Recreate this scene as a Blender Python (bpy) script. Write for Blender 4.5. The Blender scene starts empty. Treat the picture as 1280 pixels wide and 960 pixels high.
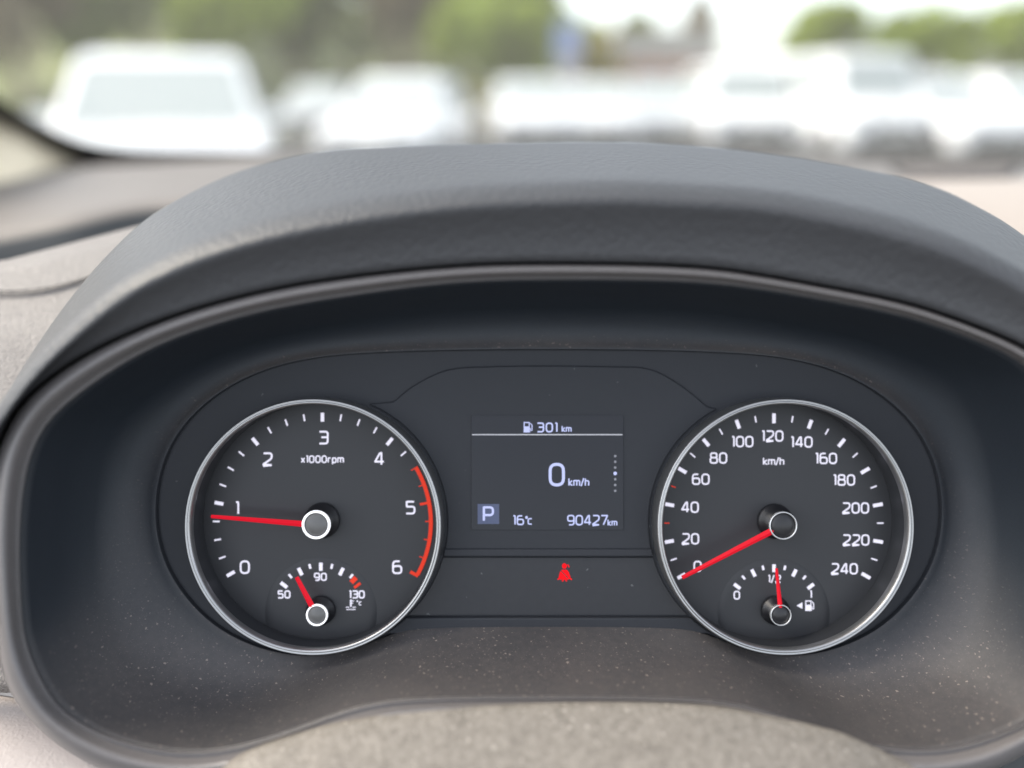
import bpy, bmesh, math, random
from mathutils import Vector, Matrix
from math import sin, cos, tan, atan, atan2, radians, pi, sqrt

random.seed(7)
S = bpy.context.scene
C = S.collection

# ------------------------------------------------------------------ camera
F = 960.0                       # focal length in photograph pixels
CAMZ = 1.30
PITCH = atan(370.0 / 960.0)
cd = bpy.data.cameras.new('camera'); cam = bpy.data.objects.new('camera', cd); C.objects.link(cam)
cam.location = (0, 0, CAMZ)
cam.rotation_euler = (pi / 2 - PITCH, 0, 0)
cd.sensor_width = 36; cd.lens = 36 * F / 1280
cd.clip_start = 0.01; cd.clip_end = 2000
cd.dof.use_dof = True; cd.dof.focus_distance = 0.298
cd.dof.aperture_fstop = 27.0 / 14.0
S.camera = cam
M = Matrix.Translation((0, 0, CAMZ)) @ Matrix.Rotation(pi / 2 - PITCH, 4, 'X')

# ------------------------------------------------------------------ light
SUN_EL, SUN_AZ = radians(47), radians(-84)        # azimuth from +Y towards +X
W = bpy.data.worlds.new('World'); S.world = W; W.use_nodes = True
nt = W.node_tree
sky = nt.nodes.new('ShaderNodeTexSky'); sky.sky_type = 'NISHITA'; sky.sun_disc = False
sky.sun_elevation = SUN_EL; sky.sun_rotation = SUN_AZ
sky.air_density = 1.0; sky.dust_density = 2.0; sky.ozone_density = 1.0
bg = nt.nodes['Background']; bg.inputs['Strength'].default_value = 0.15
hs = nt.nodes.new('ShaderNodeHueSaturation'); hs.inputs['Saturation'].default_value = .35      # thin high cloud greys the blue
nt.links.new(sky.outputs[0], hs.inputs['Color']); nt.links.new(hs.outputs[0], bg.inputs['Color'])
sd = bpy.data.lights.new('sun', 'SUN'); sun = bpy.data.objects.new('sun', sd); C.objects.link(sun)
sd.energy = 1.1; sd.angle = radians(22); sd.color = (1, .85, .68)
sdir = Vector((sin(SUN_AZ) * cos(SUN_EL), cos(SUN_AZ) * cos(SUN_EL), sin(SUN_EL)))
sun.rotation_euler = sdir.to_track_quat('Z', 'Y').to_euler()
S.view_settings.view_transform = 'Standard'; S.view_settings.look = 'None'
S.view_settings.gamma = 1; S.view_settings.use_curve_mapping = False
S.view_settings.exposure = 1.78
EM = 2 ** -S.view_settings.exposure
S.render.engine = 'CYCLES'
S.cycles.max_bounces = 8; S.cycles.diffuse_bounces = 4; S.cycles.transparent_max_bounces = 12

# ------------------------------------------------------------------ materials
MAT = {}
def mat(name, col, rough=.5, metal=0, spec=.5, emit=None, es=0, coat=0, sheen=0):
    m = bpy.data.materials.new(name); m.use_nodes = True
    b = m.node_tree.nodes['Principled BSDF']
    b.inputs['Base Color'].default_value = (*col, 1)
    b.inputs['Roughness'].default_value = rough
    b.inputs['Metallic'].default_value = metal
    b.inputs['Specular IOR Level'].default_value = spec
    b.inputs['Coat Weight'].default_value = coat
    if emit:
        b.inputs['Emission Color'].default_value = (*emit, 1)
        b.inputs['Emission Strength'].default_value = es * EM
    MAT[name] = m
    return m
def N(m, t, **kw):
    n = m.node_tree.nodes.new(t)
    for k, v in kw.items():
        if k in n.inputs: n.inputs[k].default_value = v
        else: setattr(n, k, v)
    return n
def L(m, a, b): m.node_tree.links.new(a, b)
def BS(m): return m.node_tree.nodes['Principled BSDF']
def vary(m, scale, amount, detail=4):
    """break up a flat colour with two-scale noise (grain and wear)"""
    b = BS(m); col = b.inputs['Base Color'].default_value[:]
    tc = N(m, 'ShaderNodeTexCoord'); n = N(m, 'ShaderNodeTexNoise', Scale=scale, Detail=detail)
    L(m, tc.outputs['Object'], n.inputs['Vector'])
    mr = N(m, 'ShaderNodeMapRange'); mr.inputs['From Min'].default_value = .3; mr.inputs['From Max'].default_value = .7
    mr.inputs['To Min'].default_value = 1 - amount; mr.inputs['To Max'].default_value = 1 + amount
    L(m, n.outputs['Fac'], mr.inputs['Value'])
    mx = N(m, 'ShaderNodeVectorMath', operation='SCALE'); mx.inputs[0].default_value = col[:3]
    L(m, mr.outputs[0], mx.inputs['Scale']); L(m, mx.outputs[0], b.inputs['Base Color'])
    return mx
def leather(m, cell=420, strength=.6, dist=.0006, stretch=(1, 1, 1)):
    tc = N(m, 'ShaderNodeTexCoord'); mp = N(m, 'ShaderNodeMapping'); mp.inputs['Scale'].default_value = stretch
    L(m, tc.outputs['Object'], mp.inputs['Vector'])
    wn = N(m, 'ShaderNodeTexNoise', Scale=cell * .5, Detail=2)
    L(m, mp.outputs[0], wn.inputs['Vector'])
    ad = N(m, 'ShaderNodeVectorMath', operation='MULTIPLY_ADD')
    ad.inputs[1].default_value = (.0035,) * 3
    L(m, wn.outputs['Color'], ad.inputs[0]); L(m, mp.outputs[0], ad.inputs[2])
    v = N(m, 'ShaderNodeTexVoronoi', feature='SMOOTH_F1', Scale=cell); v.inputs['Smoothness'].default_value = .6
    L(m, ad.outputs[0], v.inputs['Vector'])
    n2 = N(m, 'ShaderNodeTexNoise', Scale=cell * 3, Detail=3); L(m, tc.outputs['Object'], n2.inputs['Vector'])
    mx = N(m, 'ShaderNodeMath', operation='MULTIPLY_ADD'); mx.inputs[1].default_value = .25
    L(m, n2.outputs['Fac'], mx.inputs[0]); 
    inv = N(m, 'ShaderNodeMath', operation='MULTIPLY'); inv.inputs[1].default_value = -1
    L(m, v.outputs['Distance'], inv.inputs[0]); L(m, inv.outputs[0], mx.inputs[2])
    bp = N(m, 'ShaderNodeBump', Strength=strength, Distance=dist)
    L(m, mx.outputs[0], bp.inputs['Height']); L(m, bp.outputs[0], BS(m).inputs['Normal'])
def dust(m, col, specks, keep=.55, base=None, film=.0, size=.16, settle=0):
    """lint and dust flakes lying on a surface: a fine film plus separate specks"""
    b = BS(m); c0 = b.inputs['Base Color'].default_value[:]
    src = b.inputs['Base Color'].links[0].from_socket if b.inputs['Base Color'].links else None
    tc = N(m, 'ShaderNodeTexCoord')
    last = None
    for k, (sc, th) in enumerate(specks):
        mp = N(m, 'ShaderNodeMapping'); mp.inputs['Rotation'].default_value = (.3 * k, .5 * k, .9 * k)
        mp.inputs['Scale'].default_value = (1, 1.0 + .5 * k, 1)
        L(m, tc.outputs['Object'], mp.inputs['Vector'])
        wb = N(m, 'ShaderNodeTexNoise', Scale=sc * 1.6, Detail=2); L(m, mp.outputs[0], wb.inputs['Vector'])
        wa = N(m, 'ShaderNodeVectorMath', operation='MULTIPLY_ADD'); wa.inputs[1].default_value = (1.5 / sc, .7 / sc, .7 / sc)
        L(m, wb.outputs['Color'], wa.inputs[0]); L(m, mp.outputs[0], wa.inputs[2])
        v = N(m, 'ShaderNodeTexVoronoi', feature='F1', Scale=sc); L(m, wa.outputs[0], v.inputs['Vector'])
        sep = N(m, 'ShaderNodeSeparateColor'); L(m, v.outputs['Color'], sep.inputs[0])
        # each cell gets its own flake radius; most have none
        r = N(m, 'ShaderNodeMapRange'); r.inputs['From Min'].default_value = keep; r.inputs['From Max'].default_value = 1
        r.inputs['To Min'].default_value = 0; r.inputs['To Max'].default_value = size
        L(m, sep.outputs[0], r.inputs['Value'])
        lt = N(m, 'ShaderNodeMath', operation='LESS_THAN'); L(m, v.outputs['Distance'], lt.inputs[0]); L(m, r.outputs[0], lt.inputs[1])
        am = N(m, 'ShaderNodeMath', operation='MULTIPLY'); am.inputs[1].default_value = th
        L(m, lt.outputs[0], am.inputs[0])
        if last is None: last = am.outputs[0]
        else:
            mxx = N(m, 'ShaderNodeMath', operation='MAXIMUM'); L(m, last, mxx.inputs[0]); L(m, am.outputs[0], mxx.inputs[1]); last = mxx.outputs[0]
    if film:
        nf = N(m, 'ShaderNodeTexNoise', Scale=320, Detail=6); nf.inputs['Roughness'].default_value = .7
        L(m, tc.outputs['Object'], nf.inputs['Vector'])
        fm = N(m, 'ShaderNodeMapRange'); fm.inputs['From Min'].default_value = .35; fm.inputs['From Max'].default_value = .75
        fm.inputs['To Max'].default_value = film; L(m, nf.outputs['Fac'], fm.inputs['Value'])
        mxx = N(m, 'ShaderNodeMath', operation='MAXIMUM'); L(m, last, mxx.inputs[0]); L(m, fm.outputs[0], mxx.inputs[1]); last = mxx.outputs[0]
    if settle:      # dust has settled on what faces the sky
        ge = N(m, 'ShaderNodeNewGeometry'); sz = N(m, 'ShaderNodeSeparateXYZ'); L(m, ge.outputs['Normal'], sz.inputs[0])
        st = N(m, 'ShaderNodeMapRange', interpolation_type='SMOOTHSTEP'); st.inputs['From Min'].default_value = .15; st.inputs['From Max'].default_value = .9
        L(m, sz.outputs[2], st.inputs['Value'])
        nq = N(m, 'ShaderNodeTexNoise', Scale=25, Detail=6); L(m, tc.outputs['Object'], nq.inputs['Vector'])
        ad = N(m, 'ShaderNodeMath', operation='MULTIPLY_ADD'); L(m, nq.outputs['Fac'], ad.inputs[0]); ad.inputs[1].default_value = settle; ad.inputs[2].default_value = settle * .5
        a2 = N(m, 'ShaderNodeMath', operation='ADD'); L(m, last, a2.inputs[0]); L(m, ad.outputs[0], a2.inputs[1])
        a3 = N(m, 'ShaderNodeMath', operation='MULTIPLY', use_clamp=True); L(m, a2.outputs[0], a3.inputs[0]); L(m, st.outputs[0], a3.inputs[1]); last = a3.outputs[0]
    mix = N(m, 'ShaderNodeMix', data_type='RGBA')
    L(m, last, mix.inputs[0])
    mix.inputs[6].default_value = c0; mix.inputs[7].default_value = (*col, 1)
    if src: L(m, src, mix.inputs[6])
    L(m, mix.outputs[2], b.inputs['Base Color'])

m = mat('hood leather', (.044, .045, .048), .5, spec=.42); leather(m, 400, .4, .0006, (1, 1, .6))
m = mat('pad leather', (.185, .168, .155), .45); leather(m, 1000, .8, .0005)
m = mat('dash plastic', (.155, .135, .12), .55); leather(m, 500, .3, .0004)
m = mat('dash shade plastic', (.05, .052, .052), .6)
m = mat('trim plastic', (.125, .117, .115), .33, spec=.5); vary(m, 900, .08)
m = mat('bowl plastic', (.016, .021, .028), .5, spec=.38); vary(m, 1500, .12)
bp = N(m, 'ShaderNodeBump', Strength=.25, Distance=.0002); nz = N(m, 'ShaderNodeTexNoise', Scale=2500); L(m, nz.outputs['Fac'], bp.inputs['Height']); L(m, bp.outputs[0], BS(m).inputs['Normal'])
dust(m, (.40, .33, .28), [(900, .28), (520, .42), (1500, .25)], keep=.5, film=.05, settle=.11, size=.24)
m = mat('mask plastic', (.024, .026, .031), .6, spec=.3); dust(m, (.2, .2, .2), [(300, .5)], keep=.93, film=.012)
m = mat('panel plastic', (.024, .025, .029), .4, spec=.3); dust(m, (.22, .22, .22), [(330, .5)], keep=.9, film=.02)
m = mat('dial face', (.031, .032, .035), .5, spec=.35); vary(m, 3000, .06)
m = mat('cup wall', (.028, .030, .034), .5)
m = mat('gap black', (.008, .008, .009), .7)
m = mat('chrome', (.36, .36, .36), .36, metal=.9); vary(m, 1200, .05)
m = mat('hub ring lit', (.8, .8, .8), .3, emit=(.95, .95, 1), es=.62)
m = mat('hub ring silver', (.6, .6, .6), .35, metal=.7)
m = mat('hub dome', (.10, .098, .095), .38, spec=.6)
m = mat('hub black', (.012, .012, .014), .35)
m = mat('dial print', (.30, .30, .32), .6, spec=.3, emit=(.80, .77, .93), es=.84)
m = mat('needle red', (.28, .005, .01), .6, spec=.2, emit=(1, .006, .03), es=.52)
m = mat('needle edge', (.6, .1, .08), .4, emit=(1, .22, .22), es=.55)
m = mat('redline print', (.30, .02, .01), .6, spec=.2, emit=(1, .055, .02), es=.55)
m = mat('screen glass', (.010, .011, .016), .22, spec=.32)
m = mat('screen text', (.08, .08, .1), .6, spec=.2, emit=(.56, .62, 1), es=.92)
m = mat('screen dim', (.2, .2, .22), .6, emit=(.4, .42, .5), es=.12)
m = mat('screen line', (.4, .4, .42), .6, emit=(.6, .6, .65), es=.25)
m = mat('screen gear box', (.05, .06, .1), .5, emit=(.07, .10, .26), es=.22)
m = mat('warning red', (.2, .005, .005), .6, spec=.1, emit=(1, .0, .008), es=.95)
m = mat('column plastic', (.14, .125, .106), .6, spec=.3); vary(m, 90, .10); leather(m, 900, .5, .0005)
dust(m, (.50, .46, .40), [(650, .3), (420, .42), (1300, .25)], keep=.4, film=.28, size=.28)
m = mat('pillar fabric', (.80, .69, .51), .8); vary(m, 60, .05)
m = mat('beige pad', (.34, .29, .25), .6); leather(m, 600, .3, .0004)
m = mat('frit black', (.012, .014, .02), .4)
m = mat('headliner cloth', (.45, .43, .38), .9)
m = mat('lower leather', (.38, .34, .32), .55); leather(m, 700, .35, .0004)
m = mat('seam thread', (.05, .045, .045), .8)
# outside
m = mat('asphalt', (.11, .11, .11), .85); vary(m, 6, .2)
m = mat('bank earth', (.18, .20, .08), .95); vary(m, .6, .4)
m = mat('white paint', (.76, .76, .76), .25, coat=.6)
m = mat('silver paint', (.55, .56, .57), .3, metal=.2, coat=.6)
m = mat('car glass', (.34, .37, .36), .12, spec=.6)  # pale base colour stands in for bright sky reflected in the panes
m = mat('tyre rubber', (.02, .02, .02), .8)
m = mat('rim alloy', (.4, .4, .41), .3, metal=.8)
m = mat('black trim', (.02, .02, .02), .5)
m = mat('lamp clear', (.6, .62, .65), .1, spec=.8)
m = mat('lamp red', (.35, .01, .01), .2)
m = mat('plate white', (.75, .75, .72), .5)
for nm, c in (('foliage mid', (.19, .24, .05)), ('foliage light', (.30, .37, .05)), ('foliage dark', (.18, .225, .06)), ('foliage brown', (.26, .21, .12)), ('foliage yellow', (.24, .21, .04))):
    m = mat(nm, c, .7); vary(m, 1.2, .45)
    # thin leaves let part of the light through
    tl = N(m, 'ShaderNodeBsdfTranslucent'); mm = N(m, 'ShaderNodeMixShader'); mm.inputs[0].default_value = .4
    L(m, BS(m).inputs['Base Color'].links[0].from_socket, tl.inputs[0]); tl.inputs[0].default_value = (*c, 1)
    L(m, BS(m).outputs[0], mm.inputs[1]); L(m, tl.outputs[0], mm.inputs[2]); L(m, mm.outputs[0], m.node_tree.nodes['Material Output'].inputs[0])
m = mat('bark', (.20, .155, .11), .9); vary(m, 8, .3)
m = mat('sign blue', (.20, .25, .42), .5)
m = mat('sign grey', (.45, .42, .42), .6)
m = mat('wall terracotta', (.42, .20, .12), .9); vary(m, 2, .15)
m = mat('wall pale', (.48, .46, .42), .9); vary(m, 2, .08)
m = mat('tile tan', (.38, .28, .20), .9)
# glass of our own windscreen: clear, a reflection at grazing angles, a thin film of dust
g = bpy.data.materials.new('windscreen glass'); g.use_nodes = True; MAT['windscreen glass'] = g
g.node_tree.nodes.remove(BS(g)); out = g.node_tree.nodes['Material Output']
tr = N(g, 'ShaderNodeBsdfTransparent'); tr.inputs[0].default_value = (.97, .985, .98, 1)
gl = N(g, 'ShaderNodeBsdfGlossy'); gl.inputs['Roughness'].default_value = .02
fr = N(g, 'ShaderNodeFresnel'); fr.inputs[0].default_value = 1.2
df = N(g, 'ShaderNodeBsdfTranslucent'); df.inputs[0].default_value = (.85, .85, .80, 1)
m1 = N(g, 'ShaderNodeMixShader'); m2 = N(g, 'ShaderNodeMixShader'); m2.inputs[0].default_value = .025
geo = N(g, 'ShaderNodeNewGeometry'); sb = N(g, 'ShaderNodeMath', operation='SUBTRACT', use_clamp=True)
fr.inputs[0].default_value = 1.45
L(g, fr.outputs[0], sb.inputs[0]); L(g, geo.outputs['Backfacing'], sb.inputs[1])       # one reflection for the pane, none inside it
L(g, sb.outputs[0], m1.inputs[0]); L(g, tr.outputs[0], m1.inputs[1]); L(g, gl.outputs[0], m1.inputs[2])
L(g, m1.outputs[0], m2.inputs[1]); L(g, df.outputs[0], m2.inputs[2]); L(g, m2.outputs[0], out.inputs[0])

# ------------------------------------------------------------------ helpers
def P(px, py, d):
    if d < .30: d = .30 - (.30 - d) * .62      # the surround is about 5 cm deep
    return Vector(((px - 640) / F * d, (480 - py) / F * d, -d))
def tag(o, label=None, cat=None, group=None, kind=None):
    if label: o['label'] = label
    if cat: o['category'] = cat
    if group: o['group'] = group
    if kind: o['kind'] = kind
    return o
class Thing:
    """an Empty standing in the dashboard's frame; meshes are given in that frame"""
    def __init__(s, name, base, label, cat, group=None):
        s.e = bpy.data.objects.new(name, None); C.objects.link(s.e); s.e.empty_display_size = .01
        s.b = base; s.e.matrix_world = M @ Matrix.Translation(base); tag(s.e, label, cat, group)
def mesh(name, vs, fs, m, parent=None, base=Vector((0, 0, 0)), smooth=True, label=None, solid=None, frame=None, bevel=None):
    me = bpy.data.meshes.new(name); me.from_pydata([tuple(Vector(v) - base) for v in vs], [], fs); me.update()
    me.materials.append(MAT[m])
    bm = bmesh.new(); bm.from_mesh(me); bmesh.ops.recalc_face_normals(bm, faces=bm.faces) if solid is None else None
    bm.to_mesh(me); bm.free()
    if smooth:
        for p in me.polygons: p.use_smooth = True
    o = bpy.data.objects.new(name, me); C.objects.link(o)
    if parent is not None: o.parent = parent
    if frame is not None: o.matrix_world = frame
    if solid:
        md = o.modifiers.new('solid', 'SOLIDIFY'); md.thickness = abs(solid); md.offset = 1 if solid > 0 else -1
    if bevel:
        md = o.modifiers.new('bevel', 'BEVEL'); md.width = bevel; md.segments = 3; md.limit_method = 'ANGLE'
        me.set_sharp_from_angle(angle=radians(50)) if hasattr(me, 'set_sharp_from_angle') else None
    if label: o['label'] = label
    return o
def part(T, name, vs, fs, m, parent=None, **kw):
    return mesh(name, vs, fs, m, parent or T.e, base=T.b, **kw)

def grid(rows, close=False):
    vs = [p for r in rows for p in r]; n = len(rows[0]); fs = []
    for i in range(len(rows) - 1):
        for j in range(n if close else n - 1):
            k = (j + 1) % n
            fs.append((i * n + j, i * n + k, (i + 1) * n + k, (i + 1) * n + j))
    return vs, fs
def spline(pts, n):
    """Catmull-Rom through tuples, n samples a span"""
    out = []; q = [pts[0]] + list(pts) + [pts[-1]]
    for i in range(1, len(q) - 2):
        a, b, c, d = q[i - 1:i + 3]
        for k in range(n):
            t = k / n
            out.append(tuple(.5 * (2 * b[m] + (c[m] - a[m]) * t + (2 * a[m] - 5 * b[m] + 4 * c[m] - d[m]) * t * t + (3 * b[m] - a[m] - 3 * c[m] + d[m]) * t ** 3) for m in range(len(b))))
    out.append(tuple(pts[-1])); return out
CX, CY = 686.0, 610.0
def ang(x, y): return atan2(x - CX, CY - y)      # 0 straight up, clockwise
def radial(keys, closed=True, smooth_it=18):
    """keys (px, py, depth) around the cluster -> function(angle) -> (px, py, depth)"""
    ks = []
    for x, y, d in keys: ks.append((ang(x, y), math.hypot(x - CX, y - CY), d))
    ks.sort()
    if closed:
        # draw a smooth closed curve through the points, then ease out the small wobbles of the readings
        pts = [(CX + r * sin(a), CY - r * cos(a), d) for a, r, d in ks]; n_ = len(pts); dense = []
        for i in range(n_):
            q0, q1, q2, q3 = pts[i - 1], pts[i], pts[(i + 1) % n_], pts[(i + 2) % n_]
            for k in range(8):
                t = k / 8; dense.append([.5 * (2 * q1[m] + (q2[m] - q0[m]) * t + (2 * q0[m] - 5 * q1[m] + 4 * q2[m] - q3[m]) * t * t + (3 * q1[m] - q0[m] - 3 * q2[m] + q3[m]) * t ** 3) for m in range(3)])
        for _ in range(smooth_it):
            dense = [[(dense[i - 1][m] + 2 * dense[i][m] + dense[(i + 1) % len(dense)][m]) / 4 for m in range(3)] for i in range(len(dense))]
        ks = sorted((ang(x, y), math.hypot(x - CX, y - CY), d) for x, y, d in dense)
    if closed: ks = [(a - 2 * pi, r, d) for a, r, d in ks[-3:]] + ks + [(a + 2 * pi, r, d) for a, r, d in ks[:3]]
    else: ks = [(2 * ks[0][0] - ks[1][0], 2 * ks[0][1] - ks[1][1], ks[0][2])] + ks + [(2 * ks[-1][0] - ks[-2][0], 2 * ks[-1][1] - ks[-2][1], ks[-1][2])]
    n = len(ks)
    def tang(i, k):
        if i == 0 or i == n - 1: return 0
        h0 = ks[i][0] - ks[i - 1][0]; h1 = ks[i + 1][0] - ks[i][0]
        s0 = (ks[i][k] - ks[i - 1][k]) / h0; s1 = (ks[i + 1][k] - ks[i][k]) / h1
        return (s0 * h1 + s1 * h0) / (h0 + h1)
    def f(a):
        i = 0
        while i < n - 2 and ks[i + 1][0] <= a: i += 1
        h = ks[i + 1][0] - ks[i][0]; t = (a - ks[i][0]) / h
        t = max(-.5, min(1.5, t))
        res = []
        for k in (1, 2):
            p0, p1 = ks[i][k], ks[i + 1][k]; m0, m1 = tang(i, k) * h, tang(i + 1, k) * h
            res.append((2 * t ** 3 - 3 * t * t + 1) * p0 + (t ** 3 - 2 * t * t + t) * m0 + (3 * t * t - 2 * t ** 3) * p1 + (t ** 3 - t * t) * m1)
        r, d = res
        return (CX + r * sin(a), CY - r * cos(a), d)
    return f
def mirrored(half): return half + [(2 * CX - x, y, d) for x, y, d in half if abs(x - CX) > 1]

# ================================================================== SETTING OUTSIDE
def box(x0, x1, y0, y1, z0, z1):
    vs = [(x, y, z) for z in (z0, z1) for y in (y0, y1) for x in (x0, x1)]
    return vs, [(0, 1, 3, 2), (4, 6, 7, 5), (0, 4, 5, 1), (2, 3, 7, 6), (0, 2, 6, 4), (1, 5, 7, 3)]
def boxes(*bs):
    vs, fs = [], []
    for b in bs:
        v, f = box(*b); n = len(vs); vs += v; fs += [tuple(i + n for i in q) for q in f]
    return vs, fs
def XW(px, Y, z=1.3):
    d = Y * cos(PITCH) + (CAMZ - z) * sin(PITCH)
    return (px - 640) / F * d
def ZW(py, Y):
    return CAMZ + Y * tan(atan((480 - py) / F) - PITCH)

v = [(-400, -60, 0), (400, -60, 0), (400, 900, 0), (-400, 900, 0)]
tag(mesh('ground', v, [(0, 1, 2, 3)], 'asphalt', smooth=False), 'grey asphalt of the parking area around the car', kind='structure')
# grassy bank rising behind the parked cars on the left
rows = []
for i in range(16):
    y = 24 + i * 1.6; r = []
    for j in range(40):
        x = -60 + j * 1.6
        fall = max(0, min(1, (6 - x) / 10))
        r.append((x, y, .02 + (i / 15) ** 1.2 * 6 * fall + .25 * sin(x * 1.3 + i) * min(1, i / 3) * fall - (.05 if i == 0 else 0)))
    rows.append(r)
vs, fs = grid(rows)
tag(mesh('grassy_bank', vs, fs, 'bank earth'), 'overgrown earth bank rising behind the parked cars', kind='structure')

# ---- trees
def crown_mesh(name, mt, R, H, n, leaf, seed, lumps=9):
    rnd = random.Random(seed); vs = []; fs = []
    cl = []
    for k in range(lumps):
        a = rnd.uniform(0, 2 * pi); rr = R * rnd.uniform(.1, .68); z = rnd.uniform(.15, .85)
        w = sin(pi * min(1, max(.12, z * .9 + .1)))
        cl.append((cos(a) * rr * w, sin(a) * rr * w, H * z, R * rnd.uniform(.30, .52)))
    for k in range(n):
        cx, cy, cz, cr = cl[k % lumps]
        while True:
            q = Vector((rnd.uniform(-1, 1), rnd.uniform(-1, 1), rnd.uniform(-1, 1)))
            if .35 < q.length < 1: break
        c = Vector((cx, cy, cz)) + q * cr
        a = Vector((rnd.gauss(0, 1), rnd.gauss(0, 1), rnd.gauss(0, 1))).normalized()
        b = a.cross(Vector((rnd.gauss(0, 1), rnd.gauss(0, 1), rnd.gauss(0, 1)))).normalized()
        s = leaf * rnd.uniform(.6, 1.4); i = len(vs)
        vs += [c - a * s, c - b * s * .5 + a * s * .1, c + a * s, c + b * s * .5 + a * s * .1]; fs.append((i, i + 1, i + 2, i + 3))
    me = bpy.data.meshes.new(name); me.from_pydata([tuple(p) for p in vs], [], fs); me.materials.append(MAT[mt]); me.update(); return me
def trunk_mesh(H, r, seed):
    rnd = random.Random(seed); vs, fs = [], []
    def limb(p0, p1, r0, r1, seg=4, k=7):
        n0 = len(vs); p0, p1 = Vector(p0), Vector(p1); ax = (p1 - p0).normalized(); u = ax.orthogonal().normalized(); w = ax.cross(u)
        bend = Vector((rnd.uniform(-.1, .1), rnd.uniform(-.1, .1), 0)) * (p1 - p0).length
        for i in range(seg + 1):
            t = i / seg; c = p0.lerp(p1, t) + bend * sin(pi * t); q = r0 + (r1 - r0) * t
            for j in range(k): vs.append(c + (u * cos(2 * pi * j / k) + w * sin(2 * pi * j / k)) * q)
        for i in range(seg):
            for j in range(k): fs.append((n0 + i * k + j, n0 + i * k + (j + 1) % k, n0 + (i + 1) * k + (j + 1) % k, n0 + (i + 1) * k + j))
    limb((0, 0, -.1), (0, 0, H), r, r * .35)
    for q in range(6):
        z = H * rnd.uniform(.4, .9); a = rnd.uniform(0, 2 * pi); l = H * rnd.uniform(.25, .45)
        limb((0, 0, z), (cos(a) * l, sin(a) * l, z + l * .8), r * .4, r * .1, 3, 5)
    me = bpy.data.meshes.new('trunk'); me.from_pydata([tuple(p) for p in vs], [], fs); me.materials.append(MAT['bark']); me.update(); return me
CR = {}
for nm, mt, R, H, n, leaf, sd_ in (('mid', 'foliage mid', 3.0, 6.0, 6000, .19, 1), ('light', 'foliage light', 2.6, 4.6, 5500, .17, 2), ('dark', 'foliage dark', 3.2, 7.0, 6000, .2, 3),
                                   ('brown', 'foliage brown', 2.2, 4.4, 3800, .16, 4), ('yellow', 'foliage yellow', 1.2, 1.6, 2200, .10, 5), ('round', 'foliage light', 2.6, 3.8, 6500, .16, 6)):
    CR[nm] = (crown_mesh('crown', mt, R, H, n, leaf, sd_), H)
TR = trunk_mesh(3.2, .2, 11)
def tree(name, kind, px, Y, base_z, sx, sz, label, cat='tree', lift=1.6, group='trees behind the parked cars'):
    e = bpy.data.objects.new(name, None); C.objects.link(e); e.location = (XW(px, Y), Y, base_z); e.rotation_euler.z = random.uniform(0, 6.28)
    e.scale = (sx, sx, sz); tag(e, label, cat, group)
    o = bpy.data.objects.new('crown', CR[kind][0]); C.objects.link(o); o.parent = e; o.location.z = lift
    t = bpy.data.objects.new('trunk', TR); C.objects.link(t); t.parent = e; t.scale.z = max(.25, lift / 2.2)
    return e
G1 = 'trees on the bank behind the parked cars'
tree('broadleaf_tree', 'dark', -30, 29, 1.5, 1.1, 1.0, 'dark green tree at the far left edge above the black windscreen border', lift=.7, group=G1)
tree('broadleaf_tree', 'brown', 30, 27, .8, 1.0, 1.1, 'brownish thin tree at the far left behind the large near white car', lift=.7, group=G1)
tree('broadleaf_tree', 'mid', 105, 30, 1.6, 1.1, 1.0, 'mid green tree above the left part of the large near white car', lift=.7, group=G1)
tree('broadleaf_tree', 'dark', 190, 33, 2.5, 1.2, 1.1, 'dark green tree above the roof of the large near white car', lift=.7, group=G1)
tree('broadleaf_tree', 'light', 300, 28, .9, 1.05, 1.0, 'bright yellow green tree above the right end of the large near white car', lift=.7, group=G1)
tree('broadleaf_tree', 'dark', 255, 38, 4, 1.3, 1.2, 'dark tree high on the bank over the roof of the near white car', lift=.7, group=G1)
tree('broadleaf_tree', 'mid', 375, 30, 1.4, 1.0, 1.0, 'mid green tree right of the large near white car', lift=.7, group=G1)
tree('broadleaf_tree', 'dark', 440, 32, 2.0, 1.2, 1.2, 'dark grey green tree above the small far car', lift=.7, group=G1)
tree('broadleaf_tree', 'brown', 505, 29, 1.2, 1.1, 1.1, 'brownish tree above the white hatchback', lift=.7, group=G1)
tree('broadleaf_tree', 'dark', 555, 34, 2.0, 1.0, 1.0, 'dark tree behind the gap right of the white hatchback', lift=.7, group=G1)
tree('broadleaf_tree', 'light', 625, 27, .2, .95, .85, 'bright green tree above the gap between the parked cars', lift=.7, group=G1)
tree('broadleaf_tree', 'mid', 665, 34, .2, 1.0, 1.0, 'mid green tree left of the blue sign', lift=.7, group=G1)
tree('small_bush', 'yellow', 592, 22, 0, .7, .7, 'low yellow bush in the gap between the parked cars', 'bush', lift=.1, group='low bushes between the parked cars')
tree('small_bush', 'yellow', 742, 25, 0, 1.0, 1.35, 'tall yellow bush right of the blue sign', 'bush', lift=.3, group='low bushes between the parked cars')
G2 = 'trees far across the parking area'
tree('broadleaf_tree', 'light', 720, 46, 0, .8, .9, 'pale green tree beyond the blue sign', group=G2)
tree('broadleaf_tree', 'mid', 800, 50, 0, .75, .75, 'small green tree rising over the low building', group=G2)
tree('broadleaf_tree', 'brown', 868, 48, 0, .55, 1.25, 'narrow brown tree at the right end of the low building', lift=.8, group=G2)
tree('broadleaf_tree', 'mid', 945, 60, 0, .7, .38, 'low green tree between the two tall white vans', group=G2)
tree('broadleaf_tree', 'round', 1035, 44, 0, 1.3, 1.05, 'round light green tree above the right tall white van', group=G2)
tree('broadleaf_tree', 'mid', 1120, 52, 0, .9, .78, 'mid green tree right of the round tree', group=G2)
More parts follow.
